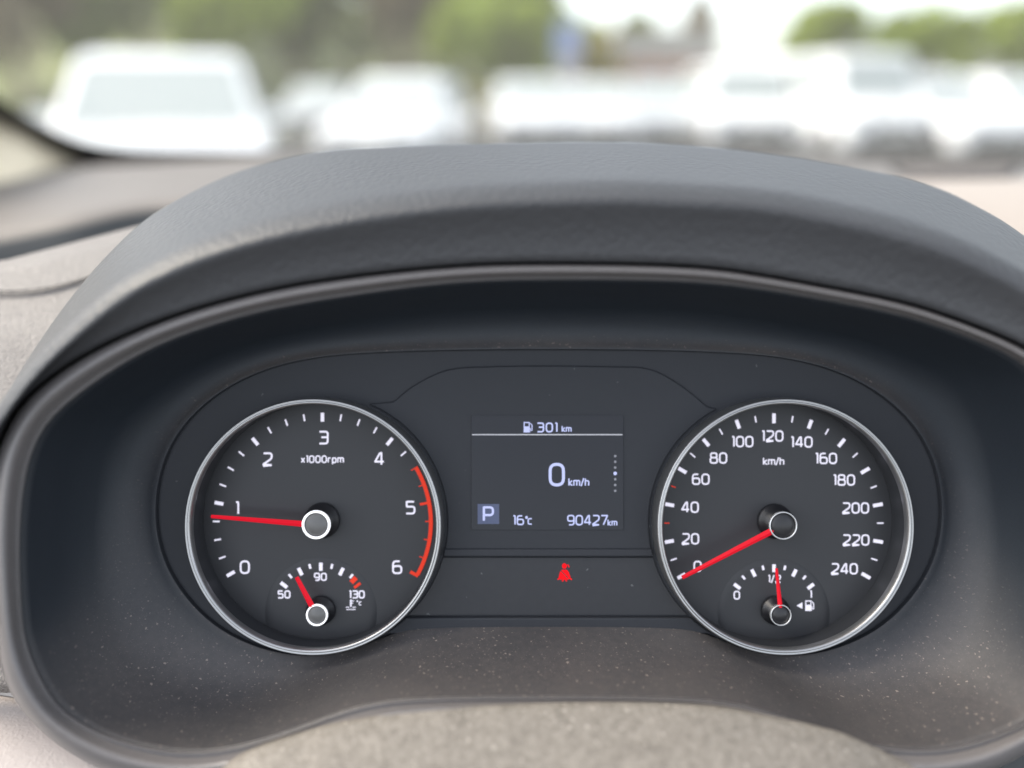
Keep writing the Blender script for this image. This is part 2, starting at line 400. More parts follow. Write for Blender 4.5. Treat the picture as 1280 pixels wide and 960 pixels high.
tree('broadleaf_tree', 'light', 1165, 46, 0, .95, .98, 'taller light green tree above the right hand cars', group=G2)
tree('broadleaf_tree', 'round', 1240, 44, 0, 1.1, 1.05, 'light green tree near the right edge of the view', group=G2)
tree('broadleaf_tree', 'mid', 1310, 48, 0, 1.1, .9, 'green tree cut by the right edge of the view', group=G2)

# ---- low building
Y0 = 36.0
e = bpy.data.objects.new('low_building', None); C.objects.link(e); bx0, bx1 = XW(772, Y0), XW(892, Y0)
e.location = ((bx0 + bx1) / 2, Y0, 0); tag(e, 'low building with a terracotta wall and pale upper band behind the parked cars', 'building')
hw = (bx1 - bx0) / 2
def bpart(n, b, m, p=e):
    v, f = boxes(*b); return mesh(n, v, f, m, p, smooth=False)
bpart('wall', [(-hw, hw, 0, 6, 0, 2.5)], 'wall terracotta')
bpart('upper_wall', [(-hw - .1, hw + .1, -.1, 6.1, 2.5, 3.5)], 'wall pale')
bpart('roof', [(-hw - .3, hw + .3, -.3, 6.3, 3.5, 3.65)], 'tile tan')
for k in range(3):
    x = -hw + .6 + k * (2 * hw - 1.2) / 3
    w = bpart('window', [(x, x + .7, -.06, .0, 1.0, 2.0)], 'black trim')
    mesh('pane', *box(x + .06, x + .64, -.08, -.065, 1.06, 1.94), 'car glass', w, smooth=False)
# ---- blue sign
Y0 = 24.0
e = bpy.data.objects.new('blue_sign', None); C.objects.link(e); e.location = (XW(709, Y0), Y0, 0)
tag(e, 'blue rectangular sign on a pale post behind the parked cars', 'sign')
z1, z0 = ZW(28, Y0), ZW(72, Y0)
mesh('panel', *box(-.36, .36, -.03, .03, z0, z1), 'sign blue', e, smooth=False)
mesh('post', *boxes((-.3, -.22, .04, .1, 0, z1), (.22, .3, .04, .1, 0, z1), (-.3, .3, .04, .1, z0 - .65, z0 - .05)), 'sign grey', e, smooth=False)

# ---- parked cars
def car(px, Y, rz, Lc, Wc, Hc, label, name='parked_car', cat='car', paint='white paint', tall=False, hatch=True):
    e = bpy.data.objects.new(name, None); C.objects.link(e); e.location = (XW(px, Y, .8), Y, 0); e.rotation_euler.z = rz
    tag(e, label, cat, 'cars parked outside in front of the windscreen')
    hl, w = Lc / 2, Wc / 2; belt = Hc * (.60 if not tall else .55)
    # +y of the car is its nose
    bon = belt * (.93 if not tall else .98)
    nose = [(hl, .42), (hl, bon * .62), (hl - .10, bon * .84), (hl - .35, bon * .93)]
    ws0 = hl - Lc * (.27 if not tall else .16); prof = [(-hl + .05, .30), (-hl, .55), (-hl, belt * .85), (-hl + .07, belt)] + [(ws0, belt)] + nose[::-1] + [(hl - .04, .24)]
    st = [(-1, .0), (-.98, .0), (-.9, .015), (0, .03), (.9, .015), (.98, .0), (1, 0)]
    rows = []
    for s, up in [(-1., -.05), (-.97, -.01), (-.85, .012), (0, .03), (.85, .012), (.97, -.01), (1., -.05)]:
        k = 1 - .035 * abs(s) ** 6
        rows.append([(s * w, y * k * (1 - .02 * abs(s) ** 3), z + (up if z > belt * .7 else 0)) for y, z in prof])
    vs, fs = grid(rows, True); n = len(prof)
    fs += [tuple(range(n))[::-1], tuple(range(len(vs) - n, len(vs)))]
    mesh('body', vs, fs, paint, e, smooth=False, bevel=.04)
    # greenhouse: roof, pillars as a frame volume, panes proud of it
    r0 = -hl + (.12 if tall or hatch else .9); r0t = r0 + (.18 if tall else .42); r1t = ws0 - (.35 if tall else .75); r1 = ws0 + .02
    gw, gt = w * .93, w * .78 if not tall else w * .86
    zb, zt = belt + .0, Hc - .03
    def gh(y0, y1, wd, z): return [(-wd, y0, z), (wd, y0, z), (wd, y1, z), (-wd, y1, z)]
    rr = [gh(r0, r1, gw, zb - .02), gh(r0t, r1t, gt, zt - .03), gh(r0t + .1, r1t - .12, gt - .09, zt + .03)]
    vs, fs = grid(rr, True); fs += [(3, 2, 1, 0), (8, 9, 10, 11)]
    mesh('cabin', vs, fs, paint, e, smooth=False, bevel=.03)
    def lerp(a, b, t): return tuple(a[i] + (b[i] - a[i]) * t for i in range(3))
    def pane(nm, a, b, c, d, m='car glass', off=.012, t=.02):
        a, b, c, d = map(Vector, (a, b, c, d)); nn = (b - a).cross(d - a).normalized()
        q = [p + nn * off for p in (a, b, c, d)] + [p - nn * t for p in (a, b, c, d)]
        return mesh(nm, q, [(0, 1, 2, 3), (7, 6, 5, 4), (0, 4, 5, 1), (1, 5, 6, 2), (2, 6, 7, 3), (3, 7, 4, 0)], m, e, smooth=False)
    B, T_ = rr[0], rr[1]
    def quad(A0, A1, C1, C0, u0, u1, v0, v1):
        f = lambda u, v: lerp(lerp(A0, A1, u), lerp(C0, C1, u), v)
        return f(u0, v0), f(u1, v0), f(u1, v1), f(u0, v1)
    pane('windscreen', *quad(B[2], B[3], T_[3], T_[2], .05, .95, .08, .94))
    pane('rear_window', *quad(B[0], B[1], T_[1], T_[0], .08, .92, .18, .9))
    for u0, u1 in ((.10, .47), (.50, .84)):
        pane('side_window', *quad(B[1], B[2], T_[2], T_[1], u0, u1, .1, .9))
        pane('side_window', *quad(B[3], B[0], T_[0], T_[3], 1 - u1, 1 - u0, .1, .9))
    def wheel(x, y):
        r = .33; vs = []; k = 24; fs = []
        for xx, q in ((-.1, r - .03), (-.08, r), (.08, r), (.1, r - .03)):
            vs += [(xx, q * cos(2 * pi * j / k), q * sin(2 * pi * j / k)) for j in range(k)]
        for i in range(3): fs += [(i * k + j, i * k + (j + 1) % k, (i + 1) * k + (j + 1) % k, (i + 1) * k + j) for j in range(k)]
        fs += [tuple(range(k)), tuple(range(3 * k, 4 * k))]
        o = mesh('wheel', [(p[0] + x, p[1] + y, p[2] + r) for p in vs], fs, 'tyre rubber', e)
        sgn = 1 if x > 0 else -1; vs = []; fs = []
        for j in range(5):
            a = 2 * pi * j / 5; ca, sa = cos(a), sin(a); i = len(vs)
            for xx in (.1, .12):
                for t, u in ((0.0, -.04), (.22, -.025), (.22, .025), (0, .04)): vs.append((x + sgn * xx, y + ca * t - sa * u, r + sa * t + ca * u))
            fs += [(i, i + 1, i + 2, i + 3), (i + 4, i + 5, i + 6, i + 7)] + [(i + a_, i + (a_ + 1) % 4, i + 4 + (a_ + 1) % 4, i + 4 + a_) for a_ in range(4)]
        mesh('rim', vs, fs, 'rim alloy', o, smooth=False)
    for sx in (-1, 1):
        for y in (hl - .85, -hl + .8): wheel(sx * (w - .09), y)
        mesh('headlight', *box(min(sx * (w - .48), sx * (w - .12)), max(sx * (w - .48), sx * (w - .12)), hl - .16, hl + .012, bon * .66, bon * .82), 'lamp clear', e, bevel=.02, smooth=False)
        mesh('tail_light', *box(min(sx * (w - .30), sx * (w - .08)), max(sx * (w - .30), sx * (w - .08)), -hl - .012, -hl + .1, belt * .68, belt * .84), 'lamp red', e, bevel=.02, smooth=False)
        x0, x1 = sorted((sx * (w - .02), sx * (w + .17)))
        mesh('door_mirror', *box(x0, x1, ws0 - .45, ws0 - .33, belt - .02, belt + .14), paint, e, bevel=.03, smooth=False)
    mesh('grille', *box(-w * .5, w * .5, hl - .05, hl + .01, .5, bon * .64), 'black trim', e, smooth=False)
    mesh('bumper', *box(-w * .8, w * .8, hl - .05, hl + .025, .25, .42), 'black trim', e, smooth=False, bevel=.02)
    mesh('number_plate', *box(-.26, .26, hl + .012, hl + .03, .44, .55), 'plate white', e, smooth=False)
    return e
car(220, 8.3, radians(196), 4.5, 1.9, 1.62, 'large near white car seen through the far left of the windscreen', 'parked_car', 'car')
car(402, 25, radians(178), 4.2, 1.8, 1.46, 'small pale car between the large near white car and the white hatchback', paint='silver paint')
car(505, 14.6, radians(172), 4.2, 1.8, 1.50, 'white hatchback right of the large near white car')
car(660, 19.5, radians(186), 4.3, 1.8, 1.50, 'white car below the blue sign')
car(742, 20.0, radians(176), 4.3, 1.8, 1.47, 'white car directly right of the one below the blue sign')
car(822, 20.5, radians(182), 4.4, 1.8, 1.52, 'silver car in front of the low building', paint='silver paint')
car(916, 19.0, radians(178), 4.4, 1.9, 1.78, 'tall white van left of the rounder tall van', 'parked_van', 'van', tall=True)
car(1045, 17.5, radians(188), 4.4, 1.85, 1.95, 'tallest white van in front of the round green tree', 'parked_van', 'van', tall=True)
car(1150, 17.0, radians(196), 4.4, 1.8, 1.58, 'white car directly right of the tallest van')
car(1255, 17.2, radians(190), 4.4, 1.8, 1.56, 'white car cut by the right edge of the view')
car(1340, 17.6, radians(185), 4.4, 1.8, 1.5, 'white car just past the right edge of the view')

# ================================================================== OUR OWN CAR: windscreen, pillar, dashboard
WB, WT = Vector((0, .97, 1.215)), Vector((0, .18, 1.66))
wn = (WT - WB).cross(Vector((1, 0, 0))).normalized()
Minv = M.inverted()
def onscreen(px, py, off=0.0):
    """where a line of sight meets the windscreen plane, in the dashboard frame"""
    o = Vector((0, 0, CAMZ)); d = (M.to_3x3() @ Vector(((px - 640) / F, (480 - py) / F, -1)))
    t = (WB + wn * off - o).dot(wn) / d.dot(wn)
    return Minv @ (o + d * t)
SC = Thing('windscreen', Minv @ Vector((.3, .97, 1.2)), 'clear raked windscreen with a black border along its lower left edge', 'windscreen')
vs, fs = [], []
rows = []
for t in (-.06, .2, .5, .8, 1.0):
    c = WB.lerp(WT, t); rows.append([Minv @ Vector((x, c.y, c.z)) for x in (-.75, -.3, .2, .7, 1.15)])
top = rows
bot = [[Vector(p) + Minv.to_3x3() @ (wn * .005) for p in r] for r in rows]
v1, f1 = grid(top); v2, f2 = grid(bot); n = len(v1)
rim = [0, 1, 2, 3, 4, 9, 14, 19, 24, 23, 22, 21, 20, 15, 10, 5]
fs = f1 + [tuple(i + n for i in q[::-1]) for q in f2] + [(rim[i], rim[(i + 1) % 16], rim[(i + 1) % 16] + n, rim[i] + n) for i in range(16)]
part(SC, 'glass', v1 + v2, fs, 'windscreen glass', smooth=False)
up = spline([(-260, -60), (-120, 38), (0, 124), (50, 154), (100, 176), (150, 184.5), (200, 187), (300, 188), (420, 189), (700, 193), (1000, 201), (1300, 206)], 6)
lo = spline([(-300, -20), (-160, 80), (-30, 168), (30, 205), (95, 228), (150, 228), (200, 228), (300, 228), (420, 228), (700, 228), (1000, 228), (1300, 232)], 6)
a = [onscreen(x, y, -.004) for x, y in up]; b = [onscreen(x, y, -.004) for x, y in lo]
v1, f1 = grid([a, b])
sgn = Minv.to_3x3() @ wn
part(SC, 'black_border', v1, f1, 'frit black', smooth=False)

# A-pillar
AP = Thing('windscreen_pillar', P(60, 230, .85), 'cream cloth covered windscreen pillar at the left edge', 'pillar')
ue = spline([(-330, -90, .60), (-160, 20, .76), (0, 131, .86), (50, 166, .90), (106, 204, .93)], 6)
le = spline([(-640, 200, .42), (-300, 330, .55), (0, 264, .74), (60, 238, .83), (106, 206, .93)], 6)
rows = []
for k in range(9):
    t = k / 8
    r = []
    for (x0, y0, d0), (x1, y1, d1) in zip(ue, le):
        bulge = .035 * sin(pi * t) * min(1, abs(d0 - d1) * 12)
        r.append(P(x0 + (x1 - x0) * t, y0 + (y1 - y0) * t, d0 + (d1 - d0) * t - bulge))
    rows.append(r)
vs, fs = grid(rows); part(AP, 'pillar_cover', vs, fs, 'pillar fabric', solid=.004)
part(AP, 'window_seal', *grid([[P(x + 1.5, y - 1.5, d + .004) for x, y, d in ue], [P(x + 2, y + 3, d + .012) for x, y, d in ue]]), 'black trim', solid=.003)

# dashboard top
DT = Thing('dashboard', P(640, 300, .7), 'grey dashboard top between the instrument hood and the windscreen', 'dashboard')
far = spline([(-260, 216, .90), (0, 210, .92), (106, 204, .93), (200, 200, .94), (320, 192, .95), (420, 190, .95), (700, 190, .95), (1000, 200, .95), (1300, 206, .94), (1700, 212, .92)], 6)
near = spline([(-260, 354, .47), (0, 302, .50), (100, 281, .51), (200, 261, .53), (320, 262, .53), (420, 264, .53), (700, 268, .53), (1000, 268, .53), (1300, 268, .53), (1700, 268, .53)], 6)
rows = []
for k in range(9):
    t = k / 8; e_ = t
    r = []
    for f0, n0 in zip(far, near):
        a, b = P(*f0), P(*n0); p = a.lerp(b, t); p.y += .006 * sin(pi * t)
        r.append(p)
    rows.append(r)
# rolled near edge and its drop
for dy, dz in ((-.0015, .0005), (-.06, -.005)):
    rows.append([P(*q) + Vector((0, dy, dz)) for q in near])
vs, fs = grid(rows[:9]); part(DT, 'top_pad', vs, fs, 'dash plastic', solid=.004)
vs, fs = grid(rows[8:]); part(DT, 'rear_edge', vs, fs, 'dash shade plastic', solid=.003)  # darker plastic than the top pad: the recess's shade put into its colour
# defroster vent and beige cover at the right
def slab(T, name, pts, m, drop, label=None, bevel=.002):
    """a solid with a top outline (dashboard frame) pushed down by a vector"""
    n = len(pts); vs = list(pts) + [p + drop for p in pts]
    fs = [tuple(range(n)), tuple(range(2 * n - 1, n - 1, -1))] + [(i, (i + 1) % n, (i + 1) % n + n, i + n) for i in range(n)]
    return part(T, name, vs, fs, m, smooth=False, bevel=bevel, label=label)
slab(DT, 'defroster_vent', [P(1112, 206, .80), P(1275, 206, .80), P(1258, 221, .70), P(1133, 221, .70)], 'gap black', Vector((0, -.03, 0)))
for k in range(5):
    t = (k + .5) / 5; x0 = 1116 + t * 18; x1 = 1271 - t * 14; y = 206 + t * 15; d = .80 - t * .1
    slab(DT, 'vent_slat', [P(x0, y - 1.2, d) + Vector((0, .002, 0)), P(x1, y - 1.2, d) + Vector((0, .002, 0)), P(x1, y + .4, d - .006) + Vector((0, .002, 0)), P(x0, y + .4, d - .006) + Vector((0, .002, 0))], 'dash plastic', Vector((0, -.004, 0)), bevel=.0005)
rows = []
for (y, d) in ((240, .60), (228, .60), (224.5, .595), (225, .58), (245, .50), (290, .42), (360, .38), (470, .36)):
    rows.append([P(x, y + (x - 1200) * -.012, d) for x in range(1020, 1900, 40)])
vs, fs = grid(rows); part(DT, 'centre_pad', vs, fs, 'beige pad', solid=.004, label='bright cream pad right of the instrument hood')

# left end pad of the dashboard
def padd(px, py):
    ks = [(200, .405), (300, .368), (330, .358), (420, .336), (560, .318), (760, .307), (880, .301), (1000, .30)]
    for i in range(len(ks) - 1):
        if py <= ks[i + 1][0] or i == len(ks) - 2:
            t = (py - ks[i][0]) / (ks[i + 1][0] - ks[i][0]); return ks[i][1] + (ks[i + 1][1] - ks[i][1]) * t
EP = Thing('dashboard_end_pad', P(0, 600, .33), 'light grey leather covered left end of the dashboard with a double seam', 'dashboard pad')
rows = []
edge = lambda x: 327 - .26 * x if x > 0 else 325 - .22 * x
for k in range(30):
    t = k / 29; r = []
    for j in range(22):
        x = -260 + j * (30 if t < .25 else 30 - 14 * min(1, (t - .25) / .3)); y0 = edge(x); y = y0 + (866 - y0) * t
        d = padd(x, y) ; r.append(P(x, y, d))
    rows.append(r)
rolled = [[p + Vector((0, -.004, -.004)) for p in rows[0]], [p + Vector((0, -.0008, -.0018)) for p in rows[0]]]
vs, fs = grid(rolled + rows); part(EP, 'pad_skin', vs, fs, 'pad leather', solid=.004)
for off, wd in ((0, 1.5), (4.0, 1.2)):
    sp = spline([(-120, 366 + off), (0, 364 + off), (41, 362 + off * .9), (81, 354.5 + off * .7), (130, 340), (180, 322)], 8)
    rr = [[P(x, y - wd / 2, padd(x, y) - .0010) for x, y in sp], [P(x, y, padd(x, y) - .0018) for x, y in sp], [P(x, y + wd / 2, padd(x, y) - .0010) for x, y in sp]]
    part(EP, 'seam', *grid(rr), 'seam thread', solid=.0003)
LP = Thing('lower_dashboard_panel', P(60, 930, .29), 'pale grained panel under the left end of the instrument trim', 'dashboard panel')
rows = [[P(x, y + x * .16, d) for x in range(-260, 420, 20)] for y, d in ((869, .33), (868.5, .305), (871, .300), (880, .295), (930, .27), (1010, .25), (1120, .24))]
part(LP, 'panel_skin', *grid(rows), 'lower leather', solid=.003)
LQ = Thing('knee_panel', P(1250, 990, .28), 'dark plastic panel under the right end of the instrument trim', 'dashboard panel')
rows = [[P(x, y, d) for x in range(900, 1700, 40)] for y, d in ((880, .33), (890, .30), (960, .285), (1120, .26))]
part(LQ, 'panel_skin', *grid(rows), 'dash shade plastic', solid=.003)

# ================================================================== INSTRUMENT HOOD AND TRIM
NA = 260
A0 = [(-pi + 2 * pi * i / NA) for i in range(NA)]
trim_out = radial([(686, 330, .2365), (560, 333.5, .2365), (400, 352, .2365), (300, 372, .2365), (200, 402, .2365), (114, 441, .2365), (60, 476, .2365), (27, 506, .2365), (3, 549, .2365), (-10, 600, .2365),
                   (-14, 680, .2365), (-8, 760, .2365), (0, 827, .2365), (12, 864, .2365), (42, 904, .2365), (83, 939, .2365), (140, 966, .2365), (220, 980, .2365), (300, 972, .2365), (380, 940, .2365), (470, 908, .2365), (560, 896, .2365), (686, 894, .2365),
                   (860, 333, .2365), (950, 345, .2365), (1039, 361, .2365), (1129, 379, .2365), (1196, 401, .2365), (1280, 435, .2365), (1325, 470, .2365), (1358, 510, .2365), (1378, 570, .2365), (1386, 680, .2365), (1380, 760, .2365), (1368, 840, .2365), (1340, 890, .2365), (1289, 939, .2365), (1232, 966, .2365), (1152, 980, .2365), (1072, 972, .2365), (992, 940, .2365), (902, 908, .2365), (812, 896, .2365)])
trim_in = radial([(686, 349, .24), (560, 353, .24), (420, 372, .24), (321, 390, .24), (229, 418, .24), (160, 450, .24), (92, 497, .24), (60, 528, .24), (42, 560, .24), (30, 605, .24), (24, 680, .24), (27, 760, .24), (32, 802, .24), (48, 843, .24),
                  (69, 879, .24), (100, 904, .24), (146, 925, .24), (200, 938, .24), (240, 941, .24), (279, 938, .24), (328, 926, .24), (377, 909, .24), (433, 888, .24), (482, 878, .24), (542, 873.5, .24), (686, 872, .24),
                  (860, 351, .24), (950, 361, .24), (1039, 376, .24), (1129, 394, .24), (1196, 416, .24), (1280, 452, .24), (1312, 500, .24), (1335, 570, .24), (1348, 680, .24), (1345, 760, .24), (1330, 843, .24), (1300, 890, .24), (1280, 905, .24), (1237, 923, .24), (1188, 936, .24), (1149, 938.5, .24), (1090, 934, .24),
                  (1030, 914, .24), (958, 890, .24), (909, 880, .24), (860, 875, .24), (786, 873, .24)])
def mixl(f, g, t, d):
    def h(a):
        x0, y0, _ = f(a); x1, y1, _ = g(a); return (x0 + (x1 - x0) * t, y0 + (y1 - y0) * t, d)
    return h
def loop(f, angs=A0): return [P(*f(a)) for a in angs]
IC = Thing('instrument_hood', P(686, 330, .24), 'black grained hood arching over the gauges with a grey trim ring round the opening', 'instrument hood')
rows = [loop(mixl(trim_out, trim_in, t, d)) for t, d in ((-.02, .29), (0, .25), (0, .2420), (.05, .2385), (.18, .2350), (.36, .2328), (.48, .2332), (.62, .2360), (.80, .2405), (.87, .2424), (.91, .2406), (.95, .2404), (.975, .2414), (1.0, .2440), (1.0, .247))]
vs, fs = grid(rows, True); part(IC, 'trim_ring', vs, fs, 'trim plastic')
crease = radial([(-70, 760, .236), (-58, 690, .234), (-42, 620, .231), (-20, 566, .228), (12, 514, .226), (50, 466, .225), (97, 420, .224), (160, 369, .2235), (230, 333, .223), (321, 302, .2225), (420, 280, .222), (500, 267, .222), (600, 256, .222), (686, 252, .222), (780, 250, .222), (860, 253, .222),
                 (972, 262, .222), (1039, 275, .222), (1106, 290, .2225), (1173, 311, .223), (1218, 330, .224), (1280, 362, .226), (1345, 410, .228), (1395, 480, .231), (1425, 560, .234), (1440, 680, .236), (1450, 760, .238)], False)
silh = radial([(-95, 760, .262), (-80, 690, .262), (-60, 620, .264), (-30, 560, .267), (5, 505, .272), (45, 440, .280), (95, 370, .293), (140, 318, .306), (187, 275, .318), (232, 248, .328), (290, 221, .335), (375, 197, .34), (500, 186, .34), (600, 182.5, .34), (700, 180.5, .34), (800, 181, .34), (900, 188, .34),
               (980, 198, .34), (1074, 214, .338), (1139, 228, .335), (1179, 241, .33), (1214, 258, .322), (1250, 278, .31), (1280, 299, .30), (1350, 360, .28), (1420, 460, .27), (1455, 560, .265), (1470, 680, .262), (1480, 760, .262)], False)
A1 = [radians(-104) + radians(208) * i / 219 for i in range(220)]
rows = []
to = lambda k, d: (lambda a: (CX + (trim_out(a)[0] - CX) * k, CY + (trim_out(a)[1] - CY) * k, d))
rows.append(loop(to(1.0, .262), A1)); rows.append(loop(to(1.006, .246), A1)); rows.append(loop(to(1.008, .2405), A1)); rows.append(loop(to(1.013, .2372), A1))
lip = to(1.02, .2355)
def hood(t, bulge):
    """between the lip by the trim and the crease"""
    def h(a):
        x0, y0, d0 = lip(a); x1, y1, d1 = crease(a)
        return (x0 + (x1 - x0) * t, y0 + (y1 - y0) * t, d0 + (d1 - d0) * t + bulge)
    return h
for t, bl in ((0, 0), (.12, .0006), (.3, .0014), (.5, .0016), (.68, .0010), (.82, .0002), (.92, -.0004)): rows.append(loop(hood(t, bl), A1))
def topf(t):
    def h(a):
        x0, y0, d0 = crease(a); x1, y1, d1 = silh(a)
        p0, p1 = P(x0, y0, d0), P(x1, y1, d1)
        p = p0.lerp(p1, t)
        # crown the top a little so that it rolls over
        out = Vector((sin(a) * .6, cos(a), 0)).normalized()
        r = .0045 * (1 - (1 - min(1, t / .12)) ** 2) * (1 - t * .75) * (1 if t < 1 else 1)
        return p + out * r
    return h
for t in (.0, .015, .04, .08, .13, .2, .3, .42, .56, .7, .84, .94, 1.0): rows.append([topf(t)(a) for a in A1])
rows.append([p + Vector((0, -.004, -.006)) for p in rows[-1]])
rows.append([p + Vector((0, -.05, -.012)) for p in rows[-1]])
vs, fs = grid(rows); hoodo = part(IC, 'hood_skin', vs, fs, 'hood leather')

# ---- bowl
D_F = .3125; D_B = .298
half = [(686, 436, .3070), (800, 437, .3070), (900, 440, .3070), (985, 447, .3070), (1060, 468, .3070), (1120, 506, .3070), (1160, 555, .3070), (1178, 615, .3070), (1175, 680, .3070), (1150, 735, .3070), (1105, 783, .3070), (1050, 810, .3070), (1000, 820, .3070), (955, 818, .3070), (915, 806, .3070), (880, 792, .3070), (850, 786, .3070), (780, 784, .3070), (686, 783.5, .3070)]
bowl_in = radial(mirrored(half))
GH = Thing('gauge_surround', P(686, 640, .30), 'dusty black bowl shaped surround in which the two round gauges sit', 'gauge surround')
rows = [loop(mixl(trim_out, trim_in, .85, .2465)), loop(mixl(trim_out, trim_in, .99, .2455))]
for t, b_ in ((.03, .003), (.12, .012), (.28, .022), (.46, .022), (.64, .016), (.8, .010), (.92, .004), (.975, .001), (1, 0)):
    r = []
    for a in A0:
        x0, y0, d0 = trim_in(a); x1, y1, d1 = bowl_in(a)
        low = max(0, -cos(a)) ; k = 1 - .75 * low
        p = P(x0, y0, .2458).lerp(P(x1, y1, d1), t); q = Vector((p.x, p.y, p.z - b_ * k))
        r.append(q)
    rows.append(r)
vs, fs = grid(rows, True); part(GH, 'bowl', vs, fs, 'bowl plastic')
lipd = [loop(bowl_in)]
lipd.append([p + Vector((0, 0, -.0006)) + (P(CX, CY, .3) - p).normalized() * .0003 for p in lipd[0]]); lipd.append([Vector((p.x, p.y, -.3110)) for p in lipd[1]])
part(GH, 'inner_wall', *grid(lipd, True), 'mask plastic')
# mask behind: flat plate with two round holes is made from a ring round each gauge; a simple back plate suffices
GL = Vector((-.0774, -.0556, 0)); GR = Vector((.1064, -.0556, 0)); RB = .0500
R_IN = RB - .002
def plate(inner_z):
    """the plate behind the surround, with one round opening for each gauge"""
    lp = [Vector((p.x, p.y)) for p in lipd[1]]; n = len(lp); mid = (GL.x + GR.x) / 2; vs, fs = [], []
    near = sorted(lp, key=lambda p: abs(p.x - mid))[:2]; ytop, ybot = max(p.y for p in near), min(p.y for p in near)
    for c, sg in ((GL, -1), (GR, 1)):
        i0 = len(vs); K = 240
        for k in range(K):
            t = 2 * pi * k / K
            for cy_ in (ytop, ybot):       # a corner exactly where the two halves meet the rim
                ta = atan2(mid - c.x, cy_ - c.y) % (2 * pi)
                if abs(ta - t) <= pi / K: t = ta
            d = Vector((sin(t), cos(t))); best = 1e9
            o = Vector((c.x, c.y))
            if d.x * sg < -1e-6: best = (mid - c.x) / d.x
            for i in range(n):
                a, b = lp[i], lp[(i + 1) % n]; e = b - a; den = d.x * e.y - d.y * e.x
                if abs(den) < 1e-12: continue
                q = a - o; u = (q.x * e.y - q.y * e.x) / den; w_ = (q.x * d.y - q.y * d.x) / den
                if u > 0 and -1e-6 <= w_ <= 1 + 1e-6: best = min(best, u)
            if d.x * sg > -1e-6 or best < (mid - c.x) / d.x - 1e-6: best += .0002
            vs.append(Vector((c.x + d.x * R_IN, c.y + d.y * R_IN, inner_z))); vs.append(Vector((c.x + d.x * best, c.y + d.y * best, inner_z)))
        fs += [(i0 + 2 * k, i0 + 2 * k + 1, i0 + 2 * ((k + 1) % K) + 1, i0 + 2 * ((k + 1) % K)) for k in range(K)]
    return vs, fs
part(GH, 'mask_plate', *plate(-.3092), 'mask plastic', smooth=False)
# central housing, raised
def prism(T, name, outline, zf, zb, m, bev=0, parent=None, label=None):
    n = len(outline); vs = [Vector((x, y, zf)) for x, y in outline] + [Vector((x, y, zb)) for x, y in outline]
    fs = [tuple(range(n)), tuple(range(2 * n - 1, n - 1, -1))] + [(i, (i + 1) % n, (i + 1) % n + n, i + n) for i in range(n)]
    return part(T, name, vs, fs, m, smooth=False, bevel=bev or None, parent=parent, label=label)
def px2(pts, d): return [((x - 640) / F * d, (480 - y) / F * d) for x, y in pts]
arcL = []
def arc_px(c, r, a0, a1, n): # real metres
    return [(c.x + r * sin(a0 + (a1 - a0) * k / n), c.y + r * cos(a0 + (a1 - a0) * k / n)) for k in range(n + 1)]
H0 = .3080
topo = px2(spline([(492, 502), (520, 480), (560, 462), (610, 458), (686, 457), (762, 458), (812, 461), (852, 482), (884, 508)], 5), H0)
rc = .0515
aR0 = atan2(topo[-1][0] - GR.x, topo[-1][1] - GR.y); aL0 = atan2(topo[0][0] - GL.x, topo[0][1] - GL.y)
yb = px2([(0, 690)], H0)[0][1]
aRb = -(pi - math.acos(max(-1, min(1, -(yb - GR.y) / rc)))) if yb < GR.y else -pi / 2
def ang_at(y, c): return math.acos((y - c.y) / rc)
right = arc_px(GR, rc, -ang_at(topo[-1][1] - .001, GR) if abs(topo[-1][1] - .001 - GR.y) < rc else -.3, -ang_at(yb, GR), 16)
left = arc_px(GL, rc, ang_at(yb, GL), ang_at(topo[0][1] - .001, GL) if abs(topo[0][1] - .001 - GL.y) < rc else .3, 16)
prism(GH, 'centre_housing', topo + right + left, -H0, -.3115, 'mask plastic', .0006)
yb2 = px2([(0, 770)], H0)[0][1]; yt2 = px2([(0, 697)], H0)[0][1]
right = arc_px(GR, rc, -ang_at(yt2, GR), -ang_at(yb2, GR), 12); left = arc_px(GL, rc, ang_at(yb2, GL), ang_at(yt2, GL), 12)
prism(GH, 'warning_lamp_panel', right + left, -.3086, -.3115, 'panel plastic', .0003)
# ledges over and under the lamp panel
yA, yB = px2([(0, 686)], .3075)[0][1], px2([(0, 695.5)], .3075)[0][1]
right = arc_px(GR, rc, -ang_at(yA, GR), -ang_at(yB, GR), 4); left = arc_px(GL, rc, ang_at(yB, GL), ang_at(yA, GL), 4)
prism(GH, 'ledge', right + left, -.3070, -.3115, 'mask plastic', .0005)
yA, yB = px2([(0, 772)], .3075)[0][1], px2([(0, 792)], .3075)[0][1]
right = arc_px(GR, rc, -ang_at(yA, GR), -ang_at(yB, GR), 5); left = arc_px(GL, rc, ang_at(yB, GL), ang_at(yA, GL), 5)
prism(GH, 'ledge', right + left, -.3070, -.3115, 'mask plastic', .0008)

